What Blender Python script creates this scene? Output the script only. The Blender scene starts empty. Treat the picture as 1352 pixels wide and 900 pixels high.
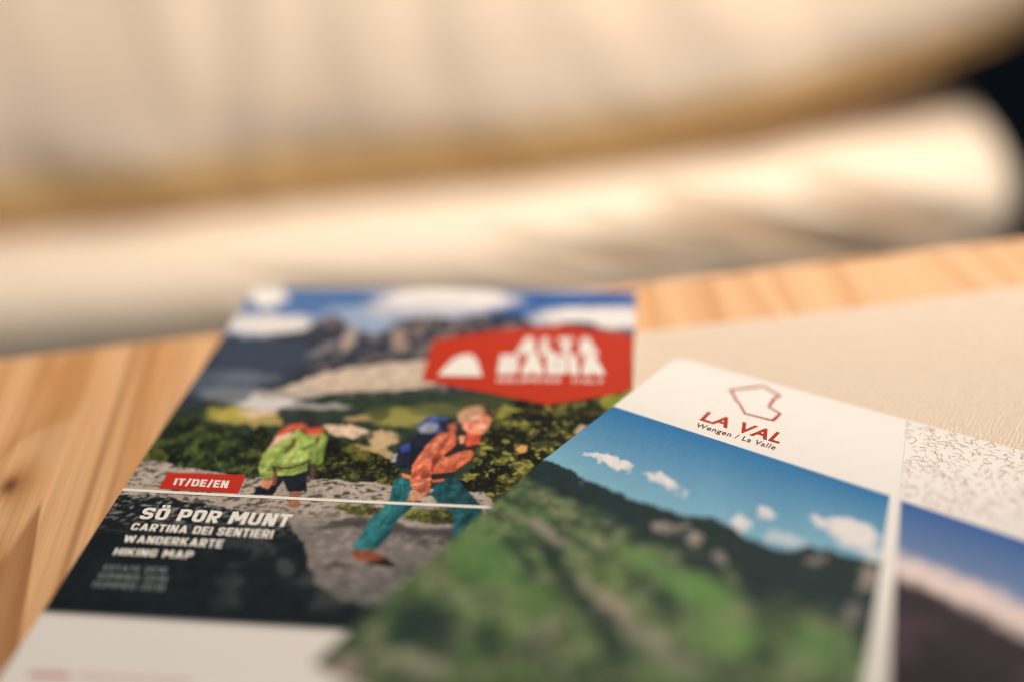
import bpy, math, random
import numpy as np
from mathutils import Matrix, Vector

random.seed(7); rng = np.random.default_rng(11)
scene = bpy.context.scene
C = scene.collection

# ------------------------------------------------------------------ camera
FPX, PITCH, ROLL, CAM_H = 1299.0, 0.58988, -0.0655, 0.195
_f = np.array([0, math.cos(PITCH), -math.sin(PITCH)])
_r0 = np.array([1.0, 0, 0]); _u0 = np.cross(_r0, _f)
_r = math.cos(ROLL)*_r0 + math.sin(ROLL)*_u0
_u = -math.sin(ROLL)*_r0 + math.cos(ROLL)*_u0
CAM = np.array([0, 0, CAM_H])
cam_d = bpy.data.cameras.new('camera'); cam = bpy.data.objects.new('camera', cam_d); C.objects.link(cam)
cam_d.sensor_width = 36; cam_d.lens = FPX/1352*36
cam_d.clip_start = 0.01; cam_d.clip_end = 50
M = Matrix(((_r[0], _u[0], -_f[0], 0), (_r[1], _u[1], -_f[1], 0), (_r[2], _u[2], -_f[2], CAM_H), (0, 0, 0, 1)))
cam.matrix_world = M
cam_d.dof.use_dof = True
cam_d.dof.focus_distance = 0.2845
APERTURE = 0.0225                                   # entrance pupil, metres
cam_d.dof.aperture_fstop = cam_d.lens*0.001/APERTURE
cam_d.dof.aperture_blades = 9
scene.camera = cam

# ------------------------------------------------------------------ world and lamps
w = bpy.data.worlds.new('World'); scene.world = w; w.use_nodes = True
bg = w.node_tree.nodes['Background']
bg.inputs[0].default_value = (0.55, 0.75, 1.0, 1); bg.inputs[1].default_value = 0.006

def area(name, loc, target, size, sizey, power, col):
    d = bpy.data.lights.new(name, 'AREA'); d.shape = 'RECTANGLE'; d.size = size; d.size_y = sizey
    d.energy = power; d.color = col
    o = bpy.data.objects.new(name, d); C.objects.link(o); o.location = loc
    o.rotation_euler = (Vector(target)-Vector(loc)).to_track_quat('-Z', 'Y').to_euler()
    return o
area('window_light', (0.46, 0.76, 0.78), (0.0, 0.55, -0.1), 0.55, 0.55, 12.6, (1.0, 0.885, 0.75))
area('fill_light', (-0.35, -0.75, 0.80), (0.0, 0.9, -0.1), 1.2, 0.8, 6.4, (1.0, 0.94, 0.86))  # added fill lamp, lifts the cushion fronts from behind the camera

sp = bpy.data.lights.new('cushion_fill_spot', 'SPOT'); sp.energy = 86; sp.color = (1.0, 0.89, 0.765); sp.spot_size = math.radians(50); sp.spot_blend = 0.8; sp.shadow_soft_size = 0.10  # added spot that brightens the cushions and mostly misses the papers
spo = bpy.data.objects.new('cushion_fill_spot', sp); C.objects.link(spo); spo.location = (0.55, 0.25, 1.85)
spo.rotation_euler = (Vector((-0.12, 1.08, -0.1))-Vector(spo.location)).to_track_quat('-Z', 'Y').to_euler()

scene.cycles.pixel_filter_type = 'BLACKMAN_HARRIS'; scene.cycles.filter_width = 1.1
vs = scene.view_settings
vs.view_transform = 'Standard'; vs.look = 'None'; vs.gamma = 1.0; vs.exposure = 0.0; vs.use_curve_mapping = False

# ------------------------------------------------------------------ helpers
def lin(c):
    c = np.asarray(c, float)/255.0
    return np.where(c <= 0.04045, c/12.92, ((c+0.055)/1.055)**2.4)

def on_z(px, py, z):
    """photograph pixel -> point at height z"""
    px = np.asarray(px, float); py = np.asarray(py, float); z = np.broadcast_to(np.asarray(z, float), px.shape)
    d = ((px-676)/FPX)[..., None]*_r + ((450-py)/FPX)[..., None]*_u + _f
    t = (z-CAM_H)/d[..., 2]
    return CAM + t[..., None]*d

def to_px(P):
    d = P-CAM; z = d@_f
    return 676+FPX*(d@_r)/z, 450-FPX*(d@_u)/z

def hash2(ix, iy, seed):
    n = (ix.astype(np.int64)*374761393 + iy.astype(np.int64)*668265263 + seed*1274126177) & 0xffffffff
    n = ((n ^ (n >> 13))*1274126177) & 0xffffffff
    n = (n ^ (n >> 16)) & 0xffffffff
    return n/4294967295.0
def vnoise(x, y, seed=0):
    ix, iy = np.floor(x), np.floor(y); fx, fy = x-ix, y-iy
    fx = fx*fx*(3-2*fx); fy = fy*fy*(3-2*fy)
    a = hash2(ix, iy, seed); b = hash2(ix+1, iy, seed); c = hash2(ix, iy+1, seed); d = hash2(ix+1, iy+1, seed)
    return (a*(1-fx)+b*fx)*(1-fy)+(c*(1-fx)+d*fx)*fy
def fbm(x, y, oct=4, seed=0, gain=0.55):
    s = 0; a = 1; t = 0
    for i in range(oct):
        s = s+a*vnoise(x, y, seed+i*17); t += a; a *= gain; x = x*2.03+3.1; y = y*2.03+1.7
    return s/t
def sstep(a, b, x):
    t = np.clip((x-a)/(b-a), 0, 1); return t*t*(3-2*t)

def inpoly(x, y, poly):
    poly = np.asarray(poly, float); inside = np.zeros(x.shape, bool)
    j = len(poly)-1
    for i in range(len(poly)):
        xi, yi = poly[i]; xj, yj = poly[j]
        if yi != yj:
            c = ((yi > y) != (yj > y)) & (x < (xj-xi)*(y-yi)/(yj-yi)+xi)
            inside ^= c
        j = i
    return inside

def mesh_obj(name, verts, faces, mat, parent=None, smooth=False, col=None):
    me = bpy.data.meshes.new(name); me.from_pydata([tuple(map(float, v)) for v in verts], [], [tuple(map(int, f)) for f in faces])
    if smooth: me.polygons.foreach_set('use_smooth', [True]*len(me.polygons))
    me.update()
    o = bpy.data.objects.new(name, me); C.objects.link(o)
    if mat: me.materials.append(mat)
    if parent: o.parent = parent
    return o
def grid_obj(name, P, mat, parent=None, rgb=None, smooth=True, flip=False):
    """P: (nv, nu, 3) sheet of points -> one mesh, fast path"""
    nv, nu = P.shape[:2]; me = bpy.data.meshes.new(name)
    idx = np.arange(nv*nu).reshape(nv, nu)
    q = np.stack([idx[:-1, :-1], idx[1:, :-1], idx[1:, 1:], idx[:-1, 1:]], -1).reshape(-1, 4)
    if flip: q = q[:, ::-1]
    me.vertices.add(nv*nu); me.vertices.foreach_set('co', P.reshape(-1).astype(np.float32))
    me.loops.add(q.size); me.loops.foreach_set('vertex_index', q.reshape(-1).astype(np.int32))
    me.polygons.add(len(q)); me.polygons.foreach_set('loop_start', np.arange(0, q.size, 4, dtype=np.int32))
    me.update(calc_edges=True); me.validate()
    if smooth: me.polygons.foreach_set('use_smooth', np.ones(len(me.polygons), bool))
    if rgb is not None:
        a = me.color_attributes.new('ink', 'FLOAT_COLOR', 'POINT')
        c = np.ones((nv*nu, 4), np.float32); c[:, :3] = rgb.reshape(-1, 3)
        a.data.foreach_set('color', c.reshape(-1))
    o = bpy.data.objects.new(name, me); C.objects.link(o); me.materials.append(mat)
    if parent: o.parent = parent
    return o
def thing(name, label, cat, loc=(0, 0, 0)):
    o = bpy.data.objects.new(name, None); C.objects.link(o); o.location = loc
    o['label'] = label; o['category'] = cat; o.empty_display_size = 0.02
    return o
def tag(o, label, cat): o['label'] = label; o['category'] = cat; return o
def adopt(root):
    """children were made in world space: keep them there under the moved root"""
    inv = Matrix.Translation(root.location).inverted()
    for c in root.children: c.matrix_parent_inverse = inv

# ------------------------------------------------------------------ materials
def nmat(name):
    m = bpy.data.materials.new(name); m.use_nodes = True; nt = m.node_tree
    return m, nt, nt.nodes['Principled BSDF']
def N(nt, t, **kw):
    n = nt.nodes.new(t)
    for k, v in kw.items(): setattr(n, k, v)
    return n
def ink_mat():
    m, nt, b = nmat('coated_print')
    at = N(nt, 'ShaderNodeAttribute', attribute_name='ink')
    nt.links.new(at.outputs['Color'], b.inputs['Base Color'])
    b.inputs['Roughness'].default_value = 0.6; b.inputs['Specular IOR Level'].default_value = 0.1
    tc = N(nt, 'ShaderNodeTexCoord'); no = N(nt, 'ShaderNodeTexNoise'); no.inputs['Scale'].default_value = 2500
    bp = N(nt, 'ShaderNodeBump'); bp.inputs['Strength'].default_value = 0.05; bp.inputs['Distance'].default_value = 0.00005
    nt.links.new(tc.outputs['Object'], no.inputs['Vector']); nt.links.new(no.outputs[0], bp.inputs['Height'])
    nt.links.new(bp.outputs[0], b.inputs['Normal'])
    return m
def flat_mat(name, srgb, rough=0.5, var=0.06, scale=900):
    m, nt, b = nmat(name); c = lin(srgb)
    tc = N(nt, 'ShaderNodeTexCoord'); no = N(nt, 'ShaderNodeTexNoise'); no.inputs['Scale'].default_value = scale
    mx = N(nt, 'ShaderNodeMix', data_type='RGBA')
    mx.inputs['A'].default_value = (*(c*(1-var)), 1); mx.inputs['B'].default_value = (*np.minimum(c*(1+var), .95), 1)
    nt.links.new(tc.outputs['Object'], no.inputs['Vector']); nt.links.new(no.outputs[0], mx.inputs['Factor'])
    nt.links.new(mx.outputs['Result'], b.inputs['Base Color'])
    b.inputs['Roughness'].default_value = rough; b.inputs['Specular IOR Level'].default_value = 0.1
    return m
INK = ink_mat()
WHITE_INK = flat_mat('white_print', (232, 228, 222))
PALE_INK = flat_mat('grey_green_print', (120, 134, 136))
RED_INK = flat_mat('red_print', (190, 50, 40))
BANNER_INK = flat_mat('banner_red_print', (186, 52, 30))
RUST_INK = flat_mat('rust_print', (166, 46, 20))
DARK_RUST = flat_mat('dark_rust_print', (92, 36, 26))
ROSE_INK = flat_mat('rose_print', (186, 84, 92))
MAROON_INK = flat_mat('maroon_print', (104, 42, 50))
ROSE_DASH = flat_mat('pale_red_print', (196, 118, 108))
PAPER = flat_mat('paper', (226, 222, 214), 0.7, 0.03, 1500)

def wood_mat():
    m, nt, b = nmat('pine_wood'); L = nt.links.new
    tc = N(nt, 'ShaderNodeTexCoord'); sep = N(nt, 'ShaderNodeSeparateXYZ'); L(tc.outputs['Object'], sep.inputs[0])
    def math_(op, a, b_=None, c=None):
        n = N(nt, 'ShaderNodeMath', operation=op)
        for i, v in enumerate((a, b_, c)):
            if v is None: continue
            if isinstance(v, (int, float)): n.inputs[i].default_value = v
            else: L(v, n.inputs[i])
        return n.outputs[0]
    X, Y = sep.outputs[0], sep.outputs[1]
    mp = N(nt, 'ShaderNodeMapping'); mp.inputs['Scale'].default_value = (14, 2.6, 1); L(tc.outputs['Object'], mp.inputs[0])
    n1 = N(nt, 'ShaderNodeTexNoise'); n1.inputs['Scale'].default_value = 1.0; n1.inputs['Detail'].default_value = 2; L(mp.outputs[0], n1.inputs['Vector'])
    # growth-ring field: straight rings, a slow wander, and eyes round the knots
    g = math_('MULTIPLY', X, KFREQ)
    g = math_('ADD', g, math_('MULTIPLY', n1.outputs[0], 4.5))
    for (kx, ky, ax, ay, amp) in KNOTS:
        dx = math_('DIVIDE', math_('SUBTRACT', X, kx), ax); dy = math_('DIVIDE', math_('SUBTRACT', Y, ky), ay)
        r2 = math_('ADD', math_('MULTIPLY', dx, dx), math_('MULTIPLY', dy, dy))
        g = math_('ADD', g, math_('MULTIPLY', math_('EXPONENT', math_('MULTIPLY', r2, -1.0)), amp))
    fr = math_('FRACT', g)
    ramp = N(nt, 'ShaderNodeValToRGB'); L(fr, ramp.inputs[0]); cr = ramp.color_ramp
    cr.elements[0].position = 0.0; cr.elements[0].color = (*lin((222, 174, 128)), 1)
    cr.elements[1].position = 1.0; cr.elements[1].color = (*lin((222, 174, 128)), 1)
    for p_, c_ in ((0.35, (227, 180, 134)), (0.62, (220, 170, 122)), (0.88, (206, 151, 100)), (0.95, (212, 160, 110))):
        e = cr.elements.new(p_); e.color = (*lin(c_), 1)
    mp2 = N(nt, 'ShaderNodeMapping'); mp2.inputs['Scale'].default_value = (900, 14, 1); L(tc.outputs['Object'], mp2.inputs[0])
    n2 = N(nt, 'ShaderNodeTexNoise'); n2.inputs['Scale'].default_value = 1.0; n2.inputs['Detail'].default_value = 3; L(mp2.outputs[0], n2.inputs['Vector'])
    fib = N(nt, 'ShaderNodeMapRange'); L(n2.outputs[0], fib.inputs[0]); fib.inputs[1].default_value = .3; fib.inputs[2].default_value = .7
    fib.inputs[3].default_value = 0.9; fib.inputs[4].default_value = 1.06
    # finer rings
    mp3 = N(nt, 'ShaderNodeMapping'); mp3.inputs['Scale'].default_value = (230, 2.5, 1); L(tc.outputs['Object'], mp3.inputs[0])
    n3 = N(nt, 'ShaderNodeTexNoise'); n3.inputs['Scale'].default_value = 1.0; n3.inputs['Detail'].default_value = 1; L(mp3.outputs[0], n3.inputs['Vector'])
    fin = N(nt, 'ShaderNodeMapRange'); L(n3.outputs[0], fin.inputs[0]); fin.inputs[1].default_value = .35; fin.inputs[2].default_value = .65
    fin.inputs[3].default_value = 0.94; fin.inputs[4].default_value = 1.05
    mul = N(nt, 'ShaderNodeVectorMath', operation='SCALE'); L(ramp.outputs[0], mul.inputs[0])
    L(math_('MULTIPLY', fib.outputs[0], fin.outputs[0]), mul.inputs['Scale'])
    out = mul.outputs[0]
    for (kx, ky, ax, ay, amp) in KNOTS[:1]:                      # dark heart of the small knot
        dx = math_('DIVIDE', math_('SUBTRACT', X, kx), ax*0.30); dy = math_('DIVIDE', math_('SUBTRACT', Y, ky), ay*0.22)
        r2 = math_('ADD', math_('MULTIPLY', dx, dx), math_('MULTIPLY', dy, dy))
        k = math_('EXPONENT', math_('MULTIPLY', r2, -1.0))
        mx = N(nt, 'ShaderNodeMix', data_type='RGBA'); L(math_('MULTIPLY', k, .85), mx.inputs['Factor']); L(out, mx.inputs['A'])
        mx.inputs['B'].default_value = (*lin((84, 54, 36)), 1); out = mx.outputs['Result']
    # broad latewood streaks and one cathedral arch
    Xw = math_('ADD', X, math_('MULTIPLY', math_('SUBTRACT', n1.outputs[0], .5), .004))
    dark = 0.0
    for (sx, sw, sa) in STREAKS:
        d = math_('DIVIDE', math_('SUBTRACT', Xw, sx), sw)
        dark = math_('ADD', math_('MULTIPLY', math_('EXPONENT', math_('MULTIPLY', math_('MULTIPLY', d, d), -1.0)), sa*1.35), dark)
    (rx0, rk), (lx0, lk) = ARCH
    dr = math_('SUBTRACT', math_('ADD', math_('MULTIPLY', Y, rk), rx0), Xw)          # inside when > 0
    dl = math_('SUBTRACT', Xw, math_('ADD', math_('MULTIPLY', Y, lk), lx0))
    def soft(v, wd):
        n = N(nt, 'ShaderNodeMapRange', interpolation_type='SMOOTHSTEP'); L(v, n.inputs[0]); n.inputs[1].default_value = 0; n.inputs[2].default_value = wd; return n.outputs[0]
    ins = math_('MULTIPLY', soft(dr, .0012), soft(dl, .003))
    rim = math_('ADD', math_('MULTIPLY', math_('EXPONENT', math_('DIVIDE', dr, -.005)), .6), .42)
    dark = math_('ADD', dark, math_('MULTIPLY', ins, math_('MINIMUM', rim, .85)))
    mx = N(nt, 'ShaderNodeMix', data_type='RGBA'); L(math_('MINIMUM', dark, .8), mx.inputs['Factor']); L(out, mx.inputs['A'])
    mx.inputs['B'].default_value = (*lin((146, 96, 56)), 1); out = mx.outputs['Result']
    L(out, b.inputs['Base Color'])
    b.inputs['Roughness'].default_value = 0.5; b.inputs['Specular IOR Level'].default_value = 0.35
    bp = N(nt, 'ShaderNodeBump'); bp.inputs['Strength'].default_value = 0.25; bp.inputs['Distance'].default_value = 0.0002
    L(n2.outputs[0], bp.inputs['Height']); L(bp.outputs[0], b.inputs['Normal'])
    return m

def linen_mat():
    m, nt, b = nmat('linen_weave'); L = nt.links.new
    tc = N(nt, 'ShaderNodeTexCoord')
    nw = N(nt, 'ShaderNodeTexNoise'); nw.inputs['Scale'].default_value = 260; L(tc.outputs['Object'], nw.inputs['Vector'])
    wob = N(nt, 'ShaderNodeMix', data_type='RGBA', blend_type='LINEAR_LIGHT'); wob.inputs['Factor'].default_value = 0.0010
    L(tc.outputs['Object'], wob.inputs['A']); L(nw.outputs['Color'], wob.inputs['B'])
    hs = []
    for ax in ('X', 'Y'):
        wv = N(nt, 'ShaderNodeTexWave', wave_type='BANDS', bands_direction=ax, wave_profile='SIN')
        wv.inputs['Scale'].default_value = 2*math.pi/20/0.00080*1.0; wv.inputs['Distortion'].default_value = 0.0
        L(wob.outputs['Result'], wv.inputs['Vector']); hs.append(wv.outputs['Fac'])
    ck = N(nt, 'ShaderNodeTexChecker'); ck.inputs['Scale'].default_value = 1/0.00080
    L(wob.outputs['Result'], ck.inputs['Vector'])
    mx = N(nt, 'ShaderNodeMix', data_type='FLOAT'); L(ck.outputs['Fac'], mx.inputs['Factor']); L(hs[0], mx.inputs['A']); L(hs[1], mx.inputs['B'])
    n2 = N(nt, 'ShaderNodeTexNoise'); n2.inputs['Scale'].default_value = 1500; L(tc.outputs['Object'], n2.inputs['Vector'])
    ad = N(nt, 'ShaderNodeMath', operation='MULTIPLY_ADD'); L(n2.outputs[0], ad.inputs[0]); ad.inputs[1].default_value = 1.1; L(mx.outputs['Result'], ad.inputs[2])
    ramp = N(nt, 'ShaderNodeValToRGB'); L(ad.outputs[0], ramp.inputs[0]); cr = ramp.color_ramp
    cr.elements[0].position = .2; cr.elements[0].color = (*lin((142, 110, 84)), 1)
    cr.elements[1].position = 1.0; cr.elements[1].color = (*lin((250, 233, 215)), 1)
    e = cr.elements.new(.6); e.color = (*lin((238, 213, 191)), 1)
    L(ramp.outputs[0], b.inputs['Base Color'])
    b.inputs['Roughness'].default_value = 0.85; b.inputs['Specular IOR Level'].default_value = 0.25
    bp = N(nt, 'ShaderNodeBump'); bp.inputs['Strength'].default_value = 0.6; bp.inputs['Distance'].default_value = 0.0006
    L(ad.outputs[0], bp.inputs['Height']); L(bp.outputs[0], b.inputs['Normal'])
    return m

def fabric_mat(name, srgb, scale=420):
    m, nt, b = nmat(name); L = nt.links.new; c = lin(srgb)
    tc = N(nt, 'ShaderNodeTexCoord'); no = N(nt, 'ShaderNodeTexNoise'); no.inputs['Scale'].default_value = scale; no.inputs['Detail'].default_value = 3
    L(tc.outputs['Object'], no.inputs['Vector'])
    mx = N(nt, 'ShaderNodeMix', data_type='RGBA'); mx.inputs['A'].default_value = (*(c*.9), 1); mx.inputs['B'].default_value = (*(c*1.05), 1)
    L(no.outputs[0], mx.inputs['Factor']); L(mx.outputs['Result'], b.inputs['Base Color'])
    b.inputs['Roughness'].default_value = 0.9; b.inputs['Specular IOR Level'].default_value = 0.15
    bp = N(nt, 'ShaderNodeBump'); bp.inputs['Strength'].default_value = 0.4; bp.inputs['Distance'].default_value = 0.0008
    L(no.outputs[0], bp.inputs['Height']); L(bp.outputs[0], b.inputs['Normal'])
    return m

# ------------------------------------------------------------------ table and linen
TYAW = math.radians(5.6)                              # the table's far edge against the camera
T0 = np.array([0.0, 0.3223, 0.0])                     # a point on that edge
EX = np.array([math.cos(TYAW), math.sin(TYAW), 0]); EY = np.array([-math.sin(TYAW), math.cos(TYAW), 0])
def to_table(px, py):
    P = on_z(np.array(px), np.array(py), 0.0)-T0; return float(P@EX), float(P@EY)
k1 = to_table(14, 640); k2 = to_table(40, 800)
KFREQ = 48.0
KNOTS = [(k1[0], k1[1], 0.011, 0.020, 1.3)]
def line_tab(p, q):
    a, b = to_table(*p), to_table(*q); k = (b[0]-a[0])/(b[1]-a[1]); return a[0]-k*a[1], k
ARCH = (line_tab((60, 650), (32, 820)), line_tab((60, 645), (0, 735)))
STREAKS = [(to_table(122, 635)[0], .0016, .42), (to_table(100, 635)[0]+.011, .001, .28), (to_table(60, 600)[0]-.002, .003, .16), (to_table(160, 560)[0]+.004, .0012, .2), (to_table(30, 560)[0], .002, .2), (to_table(240, 480)[0], .0025, .14)]
WOOD = wood_mat()

def slab(name, x0, x1, y0, y1, z0, z1, r, mat, seg=5):
    """slab with rounded long edges, in table axes"""
    prof = []
    for k in range(seg+1):
        a = math.pi/2*k/seg; prof.append((r-r*math.cos(a)*1.0, r*math.sin(a)))     # inset, drop
    vs_, fs = [], []
    rings = []
    def ring(ins, z):
        i0 = len(vs_)
        vs_.extend([(x0+ins, y0+ins, z), (x1-ins, y0+ins, z), (x1-ins, y1-ins, z), (x0+ins, y1-ins, z)])
        rings.append(i0)
    ring(r, z1)
    for k in range(1, seg+1):
        a = math.pi/2*k/seg; ring(r-r*math.sin(a), z1-r+r*math.cos(a))
    for k in range(seg+1):
        a = math.pi/2*k/seg; ring(r-r*math.cos(a), z0+r-r*math.sin(a))
    fs.append((rings[0], rings[0]+1, rings[0]+2, rings[0]+3))
    for a_, b_ in zip(rings[:-1], rings[1:]):
        for j in range(4): fs.append((a_+j, b_+j, b_+(j+1) % 4, a_+(j+1) % 4))
    l = rings[-1]; fs.append((l+3, l+2, l+1, l))
    return mesh_obj(name, vs_, fs, mat)
table = slab('table', -0.75, 0.75, -0.62, 0.0, -0.032, 0.0, 0.004, WOOD)
table.location = T0; table.rotation_euler.z = TYAW
tag(table, 'honey coloured pine table top with straight grain and a small dark knot', 'table')

LX0, LX1 = to_table(842, 440)[0]-0.016, 0.42
LY1 = to_table(1100, 410)[1]; LY0 = -0.42
LIN_T = 0.0013
nx, ny = 160, 150
gx, gy = np.meshgrid(np.linspace(LX0, LX1, nx), np.linspace(LY1, LY0, ny))
hz = LIN_T + 0.00035*(fbm(gx*55, gy*55, 3, 5)-0.3) 
edge = np.minimum(np.minimum(gx-LX0, LX1-gx), np.minimum(LY1-gy, gy-LY0))
hz = np.where(edge < 0.004, hz+0.0004*np.sin(np.clip(edge/0.004, 0, 1)*math.pi), hz)
hz[edge < 1e-9] = 0.0002
linen = grid_obj('placemat', np.stack([gx, gy+0.0006*np.sin(gx*40), hz], -1), linen_mat(), flip=False)
linen.location = T0; linen.rotation_euler.z = TYAW
tag(linen, 'coarse beige linen placemat lying on the pine table under the leaflet', 'placemat')

# ------------------------------------------------------------------ lettering
def text_mesh(body, bold=0.0, spacing=1.0):
    cu = bpy.data.curves.new('t', 'FONT'); cu.body = body; cu.size = 1.0; cu.offset = bold; cu.space_character = spacing
    cu.resolution_u = 4; cu.fill_mode = 'FRONT'
    o = bpy.data.objects.new('t', cu); C.objects.link(o)
    dg = bpy.context.evaluated_depsgraph_get(); me = o.evaluated_get(dg).to_mesh()
    v = np.array([x.co[:] for x in me.vertices]); f = [tuple(p.vertices) for p in me.polygons]
    o.evaluated_get(dg).to_mesh_clear()
    bpy.data.objects.remove(o); bpy.data.curves.remove(cu)
    return v, f
CAPS = {}
def cap_height(bold):
    if bold not in CAPS:
        v, _ = text_mesh('H', bold); CAPS[bold] = (v[:, 1].min(), v[:, 1].max())
    return CAPS[bold]
def lettering(name, body, quad, surf, mat, parent, bold=0.0, spacing=1.0, lift=0.00006):
    """quad = TL, TR, BR, BL pixels of the capital-height box; surf maps pixels onto the sheet"""
    v, f = text_mesh(body, bold, spacing); y0, y1 = cap_height(bold)
    s = (v[:, 0]-v[:, 0].min())/(v[:, 0].max()-v[:, 0].min()); t = (v[:, 1]-y0)/(y1-y0)
    TL, TR, BR, BL = [np.array(q, float) for q in quad]
    P = ((1-s)*(1-t))[:, None]*BL+(s*(1-t))[:, None]*BR+(s*t)[:, None]*TR+((1-s)*t)[:, None]*TL
    W3 = surf(P[:, 0], P[:, 1], lift)
    return mesh_obj(name, W3, f, mat, parent)
def rp(pts, r):
    """polyline with rounded corners"""
    out = [np.array(pts[0], float)]
    for i in range(1, len(pts)-1):
        a, p, c = (np.array(q, float) for q in (pts[i-1], pts[i], pts[i+1]))
        la, lc = np.linalg.norm(a-p), np.linalg.norm(c-p); rr = min(r, la*.49, lc*.49)
        p0, p1 = p+(a-p)/la*rr, p+(c-p)/lc*rr
        for t in np.linspace(0, 1, 7): out.append((1-t)**2*p0+2*t*(1-t)*p+t*t*p1)
    out.append(np.array(pts[-1], float)); return out
def glyph(ch, t):
    """bold engineering capitals as strokes of width t in a box of height 1: (width, [polyline])"""
    w = {'I': t, 'M': .84, 'W': 1.0, 'A': .74, 'V': .74, '/': .42, ' ': .26, '1': .42, 'L': .52, 'E': .54, 'T': .58, 'K': .66, 'Y': .68}.get(ch, .62)
    L, R, B, T, h, r = t/2, w-t/2, t/2, 1-t/2, t/2, .24
    stem = [(L, 0), (L, 1)]; ring = rp([(w/2, T), (L, T), (L, B), (R, B), (R, T), (w/2, T)], r)
    G_ = {'A': [[(h*1.1, 0), (w/2, 1)], [(w-h*1.1, 0), (w/2, 1)], [(w*.24, .27), (w*.76, .27)]],
     'B': [stem, rp([(t, T), (R-.03, T), (R-.03, .53), (t, .53)], .2), rp([(t, .5), (R, .5), (R, B), (t, B)], .2)],
     'C': [rp([(R, .66), (R, T), (L, T), (L, B), (R, B), (R, .34)], r)], 'D': [stem, rp([(t, T), (R, T), (R, B), (t, B)], .28)],
     'E': [stem, [(t, T), (w, T)], [(t, .5), (w*.94, .5)], [(t, B), (w, B)]],
     'G': [rp([(R, .70), (R, T), (L, T), (L, B), (R, B), (R, .46), (w*.5, .46)], r)],
     'H': [stem, [(R, 0), (R, 1)], [(t, .5), (R-h, .5)]], 'I': [stem],
     'K': [stem, [(t*.9, .42), (w-h*1.1, 1)], [(w*.42, .6), (w-h*1.1, 0)]], 'L': [stem, [(t, B), (w, B)]],
     'M': [stem, [(R, 0), (R, 1)], [(L+h*.4, 1), (w/2, .3)], [(R-h*.4, 1), (w/2, .3)]],
     'N': [stem, [(R, 0), (R, 1)], [(L+h*.3, 1), (R-h*.3, 0)]], 'O': [ring], 'Ö': [ring, [(w*.18, 1.16), (w*.18+t*.8, 1.16)], [(w*.82-t*.8, 1.16), (w*.82, 1.16)]],
     'P': [stem, rp([(t, T), (R, T), (R, .42), (t, .42)], .26)], 'R': [stem, rp([(t, T), (R, T), (R, .46), (t, .46)], .24), [(w*.48, .44), (w-h*1.05, 0)]],
     'S': [rp([(R, .70), (R, T), (L, T), (L, .5), (R, .5), (R, B), (L, B), (L, .30)], .2)], 'T': [[(0, T), (w, T)], [(w/2, 0), (w/2, 1-t)]],
     'U': [rp([(L, 1), (L, B), (R, B), (R, 1)], r)], 'V': [[(h*1.1, 1), (w/2, 0)], [(w-h*1.1, 1), (w/2, 0)]],
     'W': [[(h*1.1, 1), (w*.27, 0)], [(w*.27, 0), (w*.5, .92)], [(w*.73, 0), (w*.5, .92)], [(w-h*1.1, 1), (w*.73, 0)]],
     'Y': [[(h*1.1, 1), (w/2, .4)], [(w-h*1.1, 1), (w/2, .4)], [(w/2, 0), (w/2, .44)]], '/': [[(h, -.06), (w-h, 1.06)]], ' ': [],
     '0': [ring], '1': [[(w-h, 0), (w-h, 1)], [(h*.4, .74), (w-h, .93)]], '2': [rp([(L, .68), (L, T), (R, T), (R, .56), (L+.04, t*.8)], r), [(0, B), (w, B)]],
     '6': [rp([(R, .74), (R, T), (L, T), (L, B), (R, B), (R, .56), (t, .56)], r)]}
    return w, G_[ch]
def caps(name, body, quad, surf, mat, parent, t=.2, gap=.11, lift=.00006):
    """stroke lettering laid on the sheet; quad = TL, TR, BR, BL pixels of the capital-height box"""
    v, z, f = [], [], []; x = 0.0; ns = 0
    for ch in body:
        w_, lines = glyph(ch, t)
        for ln in lines:
            p = np.array(ln, float); n = len(p); i0 = len(v); ns += 1
            for i in range(n):
                a = p[i]-p[max(i-1, 0)]; c = p[min(i+1, n-1)]-p[i]
                a = a/(np.linalg.norm(a) or 1); c = c/(np.linalg.norm(c) or 1); d = a+c; d = d/(np.linalg.norm(d) or 1)
                nn = np.array([-d[1], d[0]]); ref = c if np.linalg.norm(c) > .5 else a
                k = 1/max(.6, abs(nn@np.array([-ref[1], ref[0]])))
                v += [p[i]+nn*t/2*k+(x, 0), p[i]-nn*t/2*k+(x, 0)]; z += [lift+2e-6*(ns % 5)]*2
            f += [(i0+2*i, i0+2*i+1, i0+2*i+3, i0+2*i+2) for i in range(n-1)]
        x += w_+gap
    v = np.array(v); W_ = x-gap; s = v[:, 0]/W_; u_ = v[:, 1]
    TL, TR, BR, BL = [np.array(q, float) for q in quad]
    P = ((1-s)*(1-u_))[:, None]*BL+(s*(1-u_))[:, None]*BR+(s*u_)[:, None]*TR+((1-s)*u_)[:, None]*TL
    W3 = surf(P[:, 0], P[:, 1], 0.0); W3[:, 2] += np.array(z)
    return mesh_obj(name, W3, f, mat, parent)
def decal(name, poly, surf, mat, parent, lift=0.00004):
    """flat printed shape: fan of small quads is unnecessary on a near-flat sheet; one n-gon"""
    p = np.array(poly, float); W3 = surf(p[:, 0], p[:, 1], lift)
    return mesh_obj(name, W3, [tuple(range(len(p)))[::-1]], mat, parent)
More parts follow.
